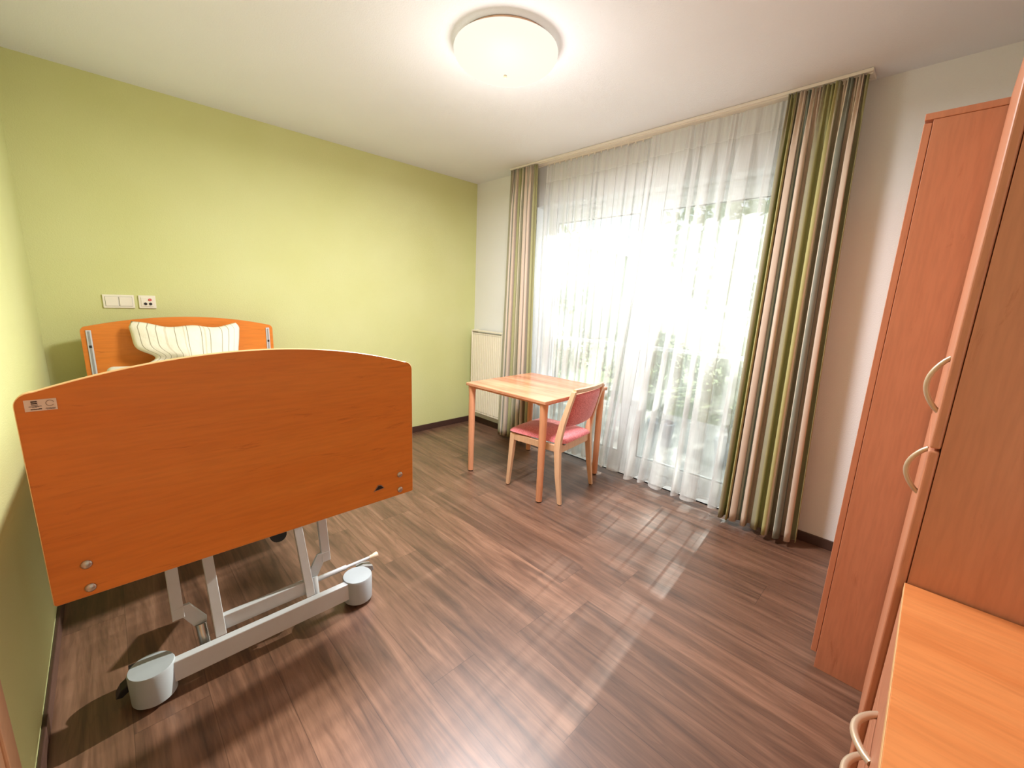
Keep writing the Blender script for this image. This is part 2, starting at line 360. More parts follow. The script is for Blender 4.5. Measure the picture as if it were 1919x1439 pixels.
# window: one frame with two casements
wnd = bpy.data.objects.new('window_1', None); C.objects.link(wnd); wnd.location = (XW+.15, (WY0+WY1)/2, 0)
wnd['kind'] = 'structure'; wnd['label'] = 'tall white two-leaf balcony window behind the sheer curtains'; wnd['category'] = 'window'
wo = wnd.location
XF = XW+.15
fr = MB()
fr.box(XF, WY0+.012, 0, XF+.07, WY0+.07, WZ1-.012, .004); fr.box(XF, WY1-.07, 0, XF+.07, WY1-.012, WZ1-.012, .004)
fr.box(XF+.002, WY0+.07, WZ1-.065, XF+.068, WY1-.07, WZ1-.012, .004); fr.box(XF+.002, WY0+.07, 0, XF+.068, WY1-.07, .045, .004)
struct('window_frame', fr, M_pvc, wnd, off=wo)
def casement(y0, y1):
    m = MB(); x0, x1 = XF-.012, XF+.045; zb, zt = .045, WZ1-.065; wdt = .085
    m.box(x0, y0, zb, x1, y0+wdt, zt, .005); m.box(x0, y1-wdt, zb, x1, y1, zt, .005)
    m.box(x0+.001, y0+wdt, zb, x1-.001, y1-wdt, zb+.09, .005); m.box(x0+.001, y0+wdt, zt-.08, x1-.001, y1-wdt, zt, .005)
    o = struct('sash', m, M_pvc, wnd, off=wo)
    a, b, c, d = y0+wdt, y1-wdt, zb+.09, zt-.08; g = MB(); e = .006
    g.box(x0+.004, a, c, x0+.014, a+e, d); g.box(x0+.004, b-e, c, x0+.014, b, d); g.box(x0+.004, a+e, c, x0+.014, b-e, c+e); g.box(x0+.004, a+e, d-e, x0+.014, b-e, d)
    struct('gasket', g, M_gasket, wnd, off=wo)
    struct('glass_pane', MB().box(x0+.02, a-.004, c-.004, x0+.026, b+.004, d+.004), M_glass, wnd, off=wo)
casement(2.408, WY1-.07); casement(WY0+.07, 2.402)
h = MB(); h.box(XF-.022, 2.345, .93, XF-.012, 2.372, 1.06, .003); h.tube([(XF-.02, 2.358, 1.0), (XF-.055, 2.358, 1.0)], .008, 10); h.box(XF-.066, 2.348, .87, XF-.05, 2.368, 1.012, .005)
struct('window_handle', h, M_pvc, wnd, off=wo)

# ------------------------------------------------------------------ outdoors
def m_leaf(name, a, b):
    k = N(name); n = k.n('TexNoise', i_Scale=6.0); k.l(k.coord(), n.inputs[0]); c = k.ramp(n.outputs[0], [(.3, a), (.7, b)]); k.bsdf(rough=.6, link=c); return k.m
M_leaf = m_leaf('garden_leaves', srgb(150, 164, 122), srgb(188, 198, 160)); M_leaf2 = m_leaf('pot_plant_leaves', srgb(60, 84, 54), srgb(110, 128, 84))
M_slab = plain('pale_concrete_paving', srgb(200, 198, 192), .8, vscale=4); M_lawn = plain('lawn_grass', srgb(120, 140, 84), .9, vscale=3, var=.25)
M_render = plain('white_house_render', srgb(236, 234, 228), .8, var=.02); M_roof = plain('grey_roof_tiles', srgb(120, 112, 108), .8); M_win = plain('dark_house_window_glass', srgb(92, 104, 112), .15)
M_bark = plain('brown_bark', srgb(90, 74, 58), .9); M_pot = plain('blue_glazed_planter', srgb(120, 138, 160), .4); M_railm = plain('white_railing_enamel', srgb(228, 230, 230), .4, var=.01)
struct('terrace', MB().box(XO, -2.0, -.14, 5.6, 7.5, -.02), M_slab, label='pale concrete terrace outside the window', cat='terrace')
struct('garden_lawn', MB().box(5.6, -30, -.3, 60, 60, -.12), M_lawn, label='green lawn beyond the terrace', cat='lawn')
ra = thing('balcony_railing', 'thin white balcony railing outside the window', 'railing', (3.87, 2.4, -.02)); ro = ra.location
obj('handrail', MB().box(3.85, .4, 1.01, 3.89, 4.6, 1.045, .004), M_railm, ra, off=ro)
for i in range(5): obj('post', MB().box(3.86, .5+i*1.0, -.02, 3.885, .53+i*1.0, 1.01, .002), M_railm, ra, off=ro)
obj('glass_panel', MB().box(3.868, .42, .08, 3.876, 4.58, .96), M_glass, ra, off=ro)
def leaves(cx, cy, cz, rx, ry, rz, n, size, seed):
    rnd = random.Random(seed); m = MB(); b = m.bm
    for _ in range(n):
        while True:
            p = Vector((rnd.uniform(-1, 1), rnd.uniform(-1, 1), rnd.uniform(-1, 1)))
            if .25 < p.length < 1: break
        q = Vector((cx+p.x*rx, cy+p.y*ry, cz+p.z*rz)); a = Vector((rnd.gauss(0, 1), rnd.gauss(0, 1), rnd.gauss(0, 1))).normalized(); t = a.orthogonal().normalized(); s = size*rnd.uniform(.6, 1.3)
        e = t*s; f = a.cross(t)*s*.45
        b.faces.new([b.verts.new(q-e), b.verts.new(q+f), b.verts.new(q+e), b.verts.new(q-f)])
    return m
def tree(name, label, x, y, h, r, n, seed, group=None, cat='tree'):
    t = thing(name, label, cat, (x, y, -.12), group=group)
    obj('trunk', MB().tube([(0, 0, 0), (.05, .03, h*.35), (0, 0, h*.75)], [.09*h/4, .07*h/4, .03*h/4], 10), M_bark, t)
    obj('crown', leaves(0, 0, h*.62, r, r, h*.42, n, .10*h/4, seed), M_leaf, t)
tree('garden_tree', 'leafy garden tree outside, seen through the left sheer panel', 8.6, 7.9, 3.4, 1.1, 1500, 1)
tree('garden_tree', 'tall leafy garden tree outside, seen through the right sheer panel', 11.0, 3.6, 5.6, 2.2, 2600, 2)
for i, (x, y, lb) in enumerate(((6.6, 5.9, 'rounded shrub outside the left half of the window'), (7.0, 4.2, 'rounded shrub outside behind the window mullion'), (6.8, 2.5, 'rounded shrub outside the right half of the window'))):
    t = thing('garden_shrub', lb, 'shrub', (x, y, -.12), group='shrubs along the lawn')
    obj('stems', MB().tube([(0, 0, 0), (.02, 0, .4)], .03, 8), M_bark, t); obj('foliage', leaves(0, 0, .6, .75, .8, .55, 1100, .07, 20+i), M_leaf, t)
def spiky(x, y, h, seed, label):
    t = thing('potted_plant', label, 'plant', (x, y, -.02), group='potted plants on the terrace'); rnd = random.Random(seed)
    obj('pot', MB().lathe([(0, 0), (.11, 0), (.14, .24), (.125, .24), (.12, .21), (0, .21)], 0, 0, 24), M_pot, t, smooth=True)
    m = MB(); b = m.bm
    for k in range(26):
        a = rnd.uniform(0, 2*PI); l = h*rnd.uniform(.6, 1); d = Vector((math.cos(a), math.sin(a), 0)); s = Vector((-d.y, d.x, 0)); out = rnd.uniform(.15, .45)*l; pr = None
        for j in range(6):
            f = j/5; c = d*(out*f*f+.02)+Vector((0, 0, .2+l*(f-.35*f*f))); wd = .018*(1-f*.9)
            cur = (b.verts.new(c-s*wd), b.verts.new(c+s*wd))
            if pr: b.faces.new((pr[0], pr[1], cur[1], cur[0]))
            pr = cur
    obj('leaves', m, M_leaf2, t)
spiky(4.35, 2.55, .5, 3, 'spiky potted plant on the terrace beyond the right sheer, nearest the mullion'); spiky(4.3, 1.85, .55, 4, 'spiky potted plant on the terrace beside the right drape')
hs = thing('neighbouring_house', 'white neighbouring house outside behind the left sheer panel', 'house', (17, 15.5, -.12)); ho = hs.location
obj('wall', MB().box(14, 11.5, -.12, 20, 19.5, 3.6), M_render, hs, off=ho); obj('roof', MB().prism([(11.2, 3.6), (19.8, 3.6), (15.5, 5.0)], 13.8, 20.2, 'x'), M_roof, hs, off=ho)
for yy in (12.4, 14.4, 16.4): obj('window', MB().box(13.96, yy, 1.3, 14.02, yy+1.1, 2.6), M_win, hs, off=ho)

# ------------------------------------------------------------------ ceiling lamp
LX, LY, LR = 1.80, 2.36, .25
lp = thing('ceiling_lamp', 'round opal glass ceiling lamp switched on', 'lamp', (LX, LY, ZC))
obj('base_plate', MB().lathe([(0, 0), (LR-.035, 0), (LR-.03, -.004), (LR-.03, -.026), (LR-.05, -.03), (0, -.03)], 0, 0, 64), M_ring, lp, smooth=True)
pr = [(LR-.012, -.022), (LR-.003, -.026), (LR, -.034)]
for i in range(1, 17):
    a = i/16*PI/2; pr.append((LR*math.cos(a), -.034-.095*math.sin(a)))
pr[-1] = (0, -.129)
obj('glass_shade', MB().lathe(pr, 0, 0, 72), M_lamp, lp, smooth=True)
obj('finial', MB().lathe([(0, -.128), (.007, -.129), (.009, -.134), (.006, -.14), (0, -.141)], 0, 0, 20), M_rub, lp, smooth=True)
ld = bpy.data.lights.new('ceiling_lamp_light', 'AREA'); lo = bpy.data.objects.new('ceiling_lamp_light', ld); C.objects.link(lo); lo.parent = lp
ld.shape = 'DISK'; ld.size = .49; ld.energy = 62; ld.color = (.97, .96, 1.0); lo.location = (0, 0, -.15)
# light that leaves the side of the shade and reaches the upper walls and the ceiling
pd = bpy.data.lights.new('ceiling_lamp_glow', 'POINT'); po = bpy.data.objects.new('ceiling_lamp_glow', pd); C.objects.link(po); po.parent = lp
pd.energy = 9; pd.color = (1.0, .93, .90); pd.shadow_soft_size = .14; po.location = (0, 0, -.48)

# ------------------------------------------------------------------ curtain rail and curtains
rl = thing('curtain_rail', 'white two-track curtain rail on the ceiling above the window', 'curtain rail', (3.17, 2.41, ZC)); rlo = rl.location
m = MB(); m.box(3.118, 1.125, ZC-.018, 3.232, 3.705, ZC-.001, .003)
obj('rail_body', m, M_rail, rl, off=rlo)
obj('track', MB().box(3.138, 1.13, ZC-.022, 3.146, 3.70, ZC-.018), M_rail, rl, off=rlo); obj('track', MB().box(3.196, 1.13, ZC-.022, 3.204, 3.70, ZC-.018), M_rail, rl, off=rlo)

def cloth(name, x0, yt0, yt1, yb0, yb1, zt, zb, folds, at, ab, seed, mat, flare=0.0, nz=40, per=22, ustart=0.0, fullness=2.0, solid=0, drift=.0, tail=1.0):
    """hanging fabric: irregular folds, gathered at the heading, opening out to the hem"""
    rnd = random.Random(seed); wds = [rnd.uniform(.45, 1.6) for _ in range(folds)]; tot = sum(wds); wds = [v/tot for v in wds]
    amps = [rnd.uniform(.45, 1.15) for _ in range(folds)]; ph = [rnd.uniform(-.5, .5) for _ in range(folds)]; amps[-2:] = [v*tail for v in amps[-2:]]; amps[0] *= .6
    b = bmesh.new(); uvl = b.loops.layers.uv.new('UVMap'); cols = []
    S = []
    acc = 0
    for i in range(folds):
        for j in range(per): S.append((acc+wds[i]*j/per, i, j/per))
        acc += wds[i]
    S.append((1.0, folds-1, 1.0))
    grid = []
    for iz in range(nz+1):
        g = iz/nz; z = zt+(zb-zt)*g; row = []
        open_ = min(1, g*7); open_ = open_*open_*(3-2*open_); A = at+(ab-at)*(.35+.65*g) if g > 0 else at
        A = at*(1-open_)+(at+(ab-at)*(.4+.6*g))*open_
        y0 = yt0+(yb0-yt0)*g**1.3; y1 = yt1+(yb1-yt1)*g**1.3
        for (s, i, f) in S:
            a = 2*PI*f; wv = math.sin(a)*.5*amps[i]
            nxt = amps[(i+1) % folds]
            wob = drift*math.sin(2.2*g*PI*.5+ph[0]*4+s*9)*g
            sec = .12*math.sin(2*a+ph[i]*4+g*1.5)*open_
            head = .5*math.sin(a*3+1.0)*(1-open_)
            x = x0+2*A*(wv*(.55+.45*open_)+sec*.5+head*.4)*(1 if 1 else 0)
            y = y0+(y1-y0)*s - .26*wds[i]*(y1-y0)*math.sin(2*a)*.5*open_ + wob*(1-abs(2*s-1))
            row.append(b.verts.new((x, y, z)))
        grid.append(row)
    # arc length along a mid row gives the fabric coordinate
    mid = grid[int(nz*.6)]; L = [0]
    for k in range(1, len(mid)): L.append(L[-1]+(mid[k].co-mid[k-1].co).length)
    for iz in range(nz):
        for k in range(len(S)-1):
            f = b.faces.new((grid[iz][k], grid[iz][k+1], grid[iz+1][k+1], grid[iz+1][k])); f.smooth = True
            for lp_, (r_, c_) in zip(f.loops, ((iz, k), (iz, k+1), (iz+1, k+1), (iz+1, k))): lp_[uvl].uv = (ustart+L[c_], grid[r_][c_].co.z)
    me = bpy.data.meshes.new(name); b.to_mesh(me); b.free(); me.materials.append(mat)
    o = bpy.data.objects.new(name, me); C.objects.link(o)
    if solid: md = o.modifiers.new('thick', 'SOLIDIFY'); md.thickness = solid; md.offset = 0
    return o
def curtain(name, label, cat, group, ctr, gl_n, gl_x, gl_y0, gl_y1, **kw):
    t = thing(name, label, cat, ctr, group=group)
    f = cloth('fabric', **kw); f.data.transform(Matrix.Translation(-Vector(ctr))); f.parent = t
    for k in range(gl_n):
        y = gl_y0+(gl_y1-gl_y0)*(k+.5)/gl_n
        obj('glider', MB().box(gl_x-.003, y-.004, kw['zt']-.016, gl_x+.003, y+.004, ZC-.0225), M_rail, t, off=ctr)
    return t
curtain('drape', 'striped green and beige drape bunched beside the radiator, left of the window', 'curtain', 'striped drapes', (3.14, 3.52, 0), 8, 3.142, 3.37, 3.68,
        x0=3.128, yt0=3.365, yt1=3.69, yb0=3.31, yb1=3.735, zt=ZC-.0225, zb=.035, folds=8, at=.020, ab=.044, seed=11, mat=M_drape, ustart=.0, solid=.0015)
curtain('drape', 'striped green and beige drape hanging between the right sheer and the wardrobes', 'curtain', 'striped drapes', (3.14, 1.31, 0), 9, 3.142, 1.15, 1.48,
        x0=3.128, yt0=1.140, yt1=1.485, yb0=1.075, yb1=1.51, zt=ZC-.0225, zb=.035, folds=8, at=.022, ab=.050, seed=5, mat=M_drape, ustart=.04, solid=.0015)
curtain('sheer_curtain', 'white sheer curtain panel behind the table, left of the mullion', 'curtain', 'white sheer curtains', (3.2, 2.84, 0), 16, 3.20, 2.37, 3.32,
        x0=3.222, yt0=2.33, yt1=3.34, yb0=2.45, yb1=3.33, zt=ZC-.0225, zb=.06, folds=12, at=.010, ab=.036, seed=3, mat=M_sheer, drift=.02)
curtain('sheer_curtain', 'white sheer curtain panel with deep hem waves, right of the mullion', 'curtain', 'white sheer curtains', (3.19, 1.90, 0), 14, 3.20, 1.44, 2.30,
        x0=3.185, yt0=1.485, yt1=2.325, yb0=1.50, yb1=2.53, zt=ZC-.0225, zb=.05, folds=8, at=.010, ab=.088, tail=.35, seed=8, mat=M_sheer, drift=.03)

# ------------------------------------------------------------------ radiator
rd = thing('radiator', 'tall white panel radiator in the corner behind the table', 'radiator', (XW-.06, 3.98, .13)); rdo = rd.location
RX, RY0, RY1, RZ0, RZ1 = XW-.115, 3.775, 4.27, .145, 1.075
f = MB(); n = 16; pts = []
for i in range(n):
    a = RY0+.012+(RY1-RY0-.024)*i/n; st = (RY1-RY0-.024)/n
    pts += [(a, RX), (a+st*.62, RX), (a+st*.75, RX+.0045), (a+st*.9, RX+.0045)]
pts += [(RY1-.012, RX), (RY1-.012, RX+.014), (RY0+.012, RX+.014)]
b = bmesh.new(); lo_ = [b.verts.new((x, y, RZ0+.01)) for y, x in pts]; hi_ = [b.verts.new((x, y, RZ1-.03)) for y, x in pts]
b.faces.new(lo_); b.faces.new(hi_[::-1])
for i in range(len(pts)): b.faces.new((lo_[i], lo_[(i+1) % len(pts)], hi_[(i+1) % len(pts)], hi_[i]))
f.merge(b); obj('front_panel', f, M_rad, rd, off=rdo)
obj('back_panel', MB().box(RX+.06, RY0+.012, RZ0+.01, RX+.074, RY1-.012, RZ1-.03, .003), M_rad, rd, off=rdo)
for y in (RY0, RY1-.01): obj('side_cover', MB().box(RX-.002, y, RZ0, RX+.088, y+.01, RZ1, .002), M_rad, rd, off=rdo)
g = MB()
for i in range(27):
    y = RY0+.012+(RY1-RY0-.024)*i/26.5; g.box(RX+.001, y, RZ1-.008, RX+.086, y+.009, RZ1-.002)
g.box(RX-.002, RY0+.01, RZ1-.012, RX+.010, RY1-.01, RZ1-.001, .001); g.box(RX+.075, RY0+.01, RZ1-.012, RX+.086, RY1-.01, RZ1-.001, .001)
obj('top_grille', g, M_rad, rd, off=rdo)
M_slot = plain('shadow_grey_slots', srgb(150, 140, 122), .7)
for za in (RZ1-.045, RZ0+.028):
    g = MB()
    for i in range(22):
        y = RY0+.03+(RY1-RY0-.06)*i/21; g.box(RX-.0012, y-.005, za, RX+.0005, y+.005, za+.005)
    obj('vent_slots', g, M_slot, rd, off=rdo)
for y in (RY0+.08, RY1-.08): obj('wall_bracket', MB().box(RX+.074, y-.02, .5, XW, y+.02, .9, .002), M_rad, rd, off=rdo)

# ------------------------------------------------------------------ switch plates on the far wall
sw = thing('light_switch', 'white double rocker switch plate above the headboard', 'light switch', (.354, YG-.004, 1.30)); so = sw.location
obj('frame', MB().box(.280, YG-.010, 1.258, .428, YG, 1.342, .003), M_plastic, sw, off=so)
for x in (.292, .357): obj('rocker', MB().box(x, YG-.014, 1.271, x+.060, YG-.009, 1.329, .0018), M_plastic, sw, off=so)
g = MB()
for x in (.2905, .3555): g.box(x, YG-.0104, 1.2695, x+.063, YG-.0098, 1.3305)
obj('rocker_gap', g, M_grey, sw, off=so)
nc = thing('nurse_call_unit', 'white call button plate with red button and two black sockets', 'call button', (.4905, YG-.004, 1.30)); no = nc.location
obj('frame', MB().box(.448, YG-.010, 1.258, .534, YG, 1.342, .003), M_plastic, nc, off=no)
obj('cover', MB().box(.460, YG-.013, 1.270, .522, YG-.009, 1.330, .0015), M_plastic, nc, off=no)
def disc(x, z, r, y0, y1): return MB().tube([(x, y0, z), (x, y1, z)], r, 20)
obj('call_button', disc(.505, 1.314, .0085, YG-.0125, YG-.0165), M_red, nc, off=no)
obj('button_symbol', MB().box(.5035, YG-.0172, 1.309, .5065, YG-.0164, 1.319), M_plastic, nc, off=no)
for x in (.481, .506): obj('socket', disc(x, 1.288, .0085, YG-.0125, YG-.0155), M_black, nc, off=no)

# ------------------------------------------------------------------ bed
BX0, BX1, BY, BZ0 = .113, 1.113, 2.09, .622
HX0, HX1, HY = .165, 1.172, 4.18
bd = thing('hospital_bed', 'raised care bed with arched orange beech-look end boards on a grey lift base', 'bed', (.613, 3.1, 0)); bo = bd.location
def arch(x0, x1, z0, zs, zt, r=.032, n=28, rb=.004):
    """end board outline: straight sides, rounded shoulders, flat arch on top"""
    cx, hw = (x0+x1)/2, (x1-x0)/2; k = []
    R = (hw*hw+(zt-zs)**2)/(2*(zt-zs))
    top = lambda x: zt-R+math.sqrt(R*R-(x-cx)**2)
    pts = [(x0+rb, z0), (x1-rb, z0), (x1, z0+rb)]
    sh = []
    for i in range(9):
        a = i/8*PI/2; sh.append((x1-r+r*math.cos(a), top(x1-r)-r*.95+r*.95*math.sin(a)))
    pts += sh
    for i in range(1, n): pts.append((x1-r-(x1-x0-2*r)*i/n, top(x1-r-(x1-x0-2*r)*i/n)))
    for (a, c) in sh[::-1]: pts.append((x0+x1-a, c))
    pts += [(x0, z0+rb)]
    return pts
fb = obj('footboard', MB().prism(arch(BX0, BX1, BZ0, 1.150, 1.232), BY, BY+.020, 'y'), M_board, bd, off=bo)
def rim(x0, x1, z0, zs, zt, y0, y1, g=.0016):
    P1 = arch(x0, x1, z0, zs, zt); m = bmesh.new(); n = len(P1); R = []
    for dy, k in ((y0, 0), (y0+.002, g), (y1-.002, g), (y1, 0)):
        ring = []
        for i, (a, c) in enumerate(P1):
            p, q = P1[i-1], P1[(i+1) % n]; t = Vector((q[0]-p[0], q[1]-p[1])).normalized(); ring.append(m.verts.new((a+t.y*(k-.0006), dy, c-t.x*(k-.0006))))
        R.append(ring)
    for j in range(3):
        for i in range(n): m.faces.new((R[j][i], R[j][(i+1) % n], R[j+1][(i+1) % n], R[j+1][i]))
    return MB().merge(m)
obj('edge_highlight_band', rim(BX0, BX1, BZ0, 1.150, 1.232, BY-.0008, BY+.0208), M_edge, fb)['label'] = 'edge band painted pale as a highlight'  # pale tone stands in for light catching the footboard rim
for ch in fb.children: ch.data.transform(Matrix.Translation(-Vector(bo)))
for x, z in ((.178, .710), (.178, .644), (1.055, .708), (1.055, .644)):
    bt = obj('bolt', MB().tube([(x, BY-.001, z), (x, BY-.004, z), (x, BY-.0065, z)], [.0115, .0105, .007], 20), M_chrome, fb, off=bo, smooth=True)
lg = MB(); lg.prism([(.944, .668), (.988, .672), (.975, .688), (.962, .690)], BY-.0022, BY-.0006, 'y'); lg_o = obj('maker_plate', lg, M_chrome, fb, off=bo)
lg = MB(); lg.prism([(.949, .6705), (.984, .6735), (.973, .6855), (.9635, .687)], BY-.003, BY-.002, 'y'); obj('maker_mark', lg, M_black, fb, off=bo)
# inventory sticker with print
st = obj('sticker', MB().box(.1285, BY-.0012, 1.117, .1785, BY-.0002, 1.1435), M_label, fb, off=bo)
tl = math.radians(2)
def ink(x0, z0, x1, z1, mat=M_ink, name='print'): return MB().box(x0, BY-.0018, z0, x1, BY-.0011, z1)
g = MB()
for a in ((.139, 1.1375, .1485, 1.1405), (.139, 1.1335, .1485, 1.1362), (.139, 1.1305, .149, 1.1315)): g.box(a[0], BY-.0018, a[1], a[2], BY-.0011, a[3])
obj('printed_logo', g, M_ink, fb, off=bo)
g = MB(); rn = random.Random(4)
def textline(x0, x1, z, hgt):
    x = x0
    while x < x1: wd = rn.uniform(.0005, .0013); g.box(x, BY-.0018, z, x+wd, BY-.0011, z+hgt*rn.uniform(.7, 1)); x += wd+.0004
textline(.135, .154, 1.1275, .0013); textline(.140, .146, 1.1252, .0010); textline(.1375, .154, 1.1205, .0026); textline(.160, .1755, 1.1212, .0012); textline(.162, .1745, 1.1192, .0010)
obj('printed_text', g, M_ink, fb, off=bo)
b = bmesh.new(); n = 40; A_ = []; B_ = []
for i in range(n+1):
    a = 2*PI*i/n+.3
    if i < n*.86: A_.append(b.verts.new((.168+.0070*math.cos(a), BY-.0018, 1.1335+.0070*math.sin(a)))); B_.append(b.verts.new((.168+.0058*math.cos(a), BY-.0018, 1.1335+.0058*math.sin(a))))
for i in range(len(A_)-1): b.faces.new((A_[i], A_[i+1], B_[i+1], B_[i]))
obj('printed_ring', MB().merge(b), M_inkg, fb, off=bo)
hb = obj('headboard', MB().prism(arch(HX0, HX1, .60, 1.150, 1.213), HY, HY+.022, 'y', .0015), M_board, bd, off=bo)
for x in (HX0+.034, HX1-.034):
    s = obj('slot_rail', MB().box(x-.012, HY-.006, .66, x+.012, HY-.0005, 1.135, .003), M_steel, hb, off=bo)
    obj('slot', MB().box(x-.005, HY-.0068, .67, x+.005, HY-.0058, 1.128), M_grey, hb, off=bo)
    obj('catch', MB().box(x-.006, HY-.009, 1.03, x+.006, HY-.0066, 1.045, .001), M_black, hb, off=bo)
# lying surface
fm = MB()
for x in (.17, 1.04): fm.box(x, 2.13, .66, x+.03, HY-.02, .72, .004)
for y in (2.14, 2.9, 3.5, 4.1): fm.box(.20, y, .665, 1.04, y+.03, .715, .004)
obj('mattress_frame', fm, M_steel, bd, off=bo)
for x in (.15, 1.00): 
    for (ya, yb) in ((BY+.02, 2.14), (HY-.03, HY)): obj('board_bracket', MB().box(x, ya, .63, x+.06, yb, .70, .003), M_steel, bd, off=bo)
ds = MB()
for i in range(13): ds.box(.16, 2.2+i*.148, .722, 1.08, 2.29+i*.148, .74, .003)
obj('slatted_base', ds, M_steel, bd, off=bo)
for x in (.118, 1.092): obj('side_panel', MB().box(x, 2.16, .70, x+.018, 4.10, .82, .004), M_board, bd, off=bo)
# foot-end base of the lift
obj('base_crossbar', MB().box(.30, 2.345, .045, .94, 2.375, .125, .003), M_steel, bd, off=bo)
obj('base_crossbar', MB().box(.46, 2.40, .125, .80, 2.425, .185, .003), M_steel, bd, off=bo)
for x in (.262, .988):
    pr = [(0, .012), (.056, .012), (.062, .018), (.064, .124), (.061, .1305), (0, .133)]
    obj('caster_cover', MB().lathe(pr, x, 2.375, 48), M_cover, bd, off=bo, smooth=True)
for x, s in ((.215, -1), (1.035, 1)):
    obj('caster_wheel', MB().tube([(x-.012, 2.465, .045), (x+.012, 2.465, .045)], .045, 28), M_black, bd, off=bo, smooth=True)
obj('caster_pedal', MB().prism([(1.03, .085), (1.075, .07), (1.095, .078), (1.09, .102), (1.05, .118), (1.02, .115)], 2.43, 2.475, 'y', .003), M_grey, bd, off=bo)
obj('caster_pedal', MB().prism([(.215, .06), (.18, .035), (.165, .04), (.178, .062), (.20, .078)], 2.40, 2.445, 'y', .003), M_black, bd, off=bo)
def bar(p0, p1, w, d, y_bias=0):
    """flat bar between two points, w wide in x, d deep"""
    return MB().sweep([(p0, w/2, d/2), (p1, w/2, d/2)], .002)
obj('lift_upright', bar((.463, 2.385, .125), (.455, 2.585, .66), .034, .020), M_steel, bd, off=bo)
obj('lift_upright', bar((.785, 2.385, .125), (.776, 2.585, .66), .034, .020), M_steel, bd, off=bo)
for sgn, cx in ((-1, .615),):
    pass
def bracket(mir):
    fx = (lambda v: v) if not mir else (lambda v: 1.232-v)
    m1 = MB().sweep([((fx(.352), 2.455, .215), .018, .012), ((fx(.350), 2.53, .62), .018, .012)], .002)
    m2 = MB().prism([(fx(a), c) for a, c in ((.334, .255), (.370, .258), (.388, .258), (.434, .178), (.432, .160), (.392, .158), (.362, .218), (.334, .210))], 2.450, 2.462, 'y', .001)
    m3 = MB().tube([(fx(.413), 2.448, .16), (fx(.417), 2.42, .09)], .018, 20)
    return m1, m2, m3
for mir in (False, True):
    a, b_, c_ = bracket(mir)
    obj('lift_arm', a, M_steel, bd, off=bo); obj('bracket_plate', b_, M_steel, bd, off=bo); obj('bracket_foot', c_, M_chrome if not mir else M_steel, bd, off=bo, smooth=True)
obj('crank_rod', MB().tube([(.83, 2.455, .135), (.97, 2.455, .135)], .011, 16), M_steel, bd, off=bo, smooth=True)
obj('crank_rod', MB().tube([(.96, 2.455, .135), (1.09, 2.455, .135)], .007, 16), M_steel, bd, off=bo, smooth=True)
obj('rod_end_cap', MB().tube([(1.085, 2.455, .135), (1.10, 2.455, .135), (1.122, 2.455, .135), (1.126, 2.455, .135)], [.009, .010, .015, .013], 20), M_rub, bd, off=bo, smooth=True)
# drive motor, long rails and head-end base
obj('drive_motor', MB().tube([(.745, 2.66, .30), (.765, 2.80, .26)], .035, 20), M_black, bd, off=bo, smooth=True)
obj('base_crossbar', MB().box(.30, 3.86, .045, .94, 3.90, .125, .003), M_steel, bd, off=bo)
for x in (.262, .988): obj('caster_cover', MB().lathe([(0, .012), (.056, .012), (.062, .018), (.064, .124), (.061, .1305), (0, .133)], x, 3.88, 32), M_cover, bd, off=bo, smooth=True)
for x in (.455, .777): obj('lift_upright', bar((x, 3.86, .125), (x, 3.66, .66), .034, .020), M_steel, bd, off=bo)

def softbox(x0, y0, z0, x1, y1, z1, r, amp, seed, sub=5):
    m = MB(); m.box(x0, y0, z0, x1, y1, z1, r, sub); b = m.bm
    bmesh.ops.subdivide_edges(b, edges=[e for e in b.edges if e.calc_length() > .15], cuts=6, use_grid_fill=True)
    for v in b.verts:
        nn = noise.noise(v.co*6+Vector((seed, 0, 0))); v.co += v.normal*amp*nn
    return m
ms = obj('mattress', softbox(.14, 2.14, .742, 1.085, 4.165, .872, .03, .004, 1), M_sheet, smooth=True)
tag(ms, 'white covered mattress lying on the care bed', 'mattress')
bk = obj('folded_blanket', softbox(.255, 3.62, .884, .72, 3.98, .940, .028, .008, 9), M_sheet, smooth=True)
tag(bk, 'white folded bedding lump on the mattress in front of the pillow', 'bedding')

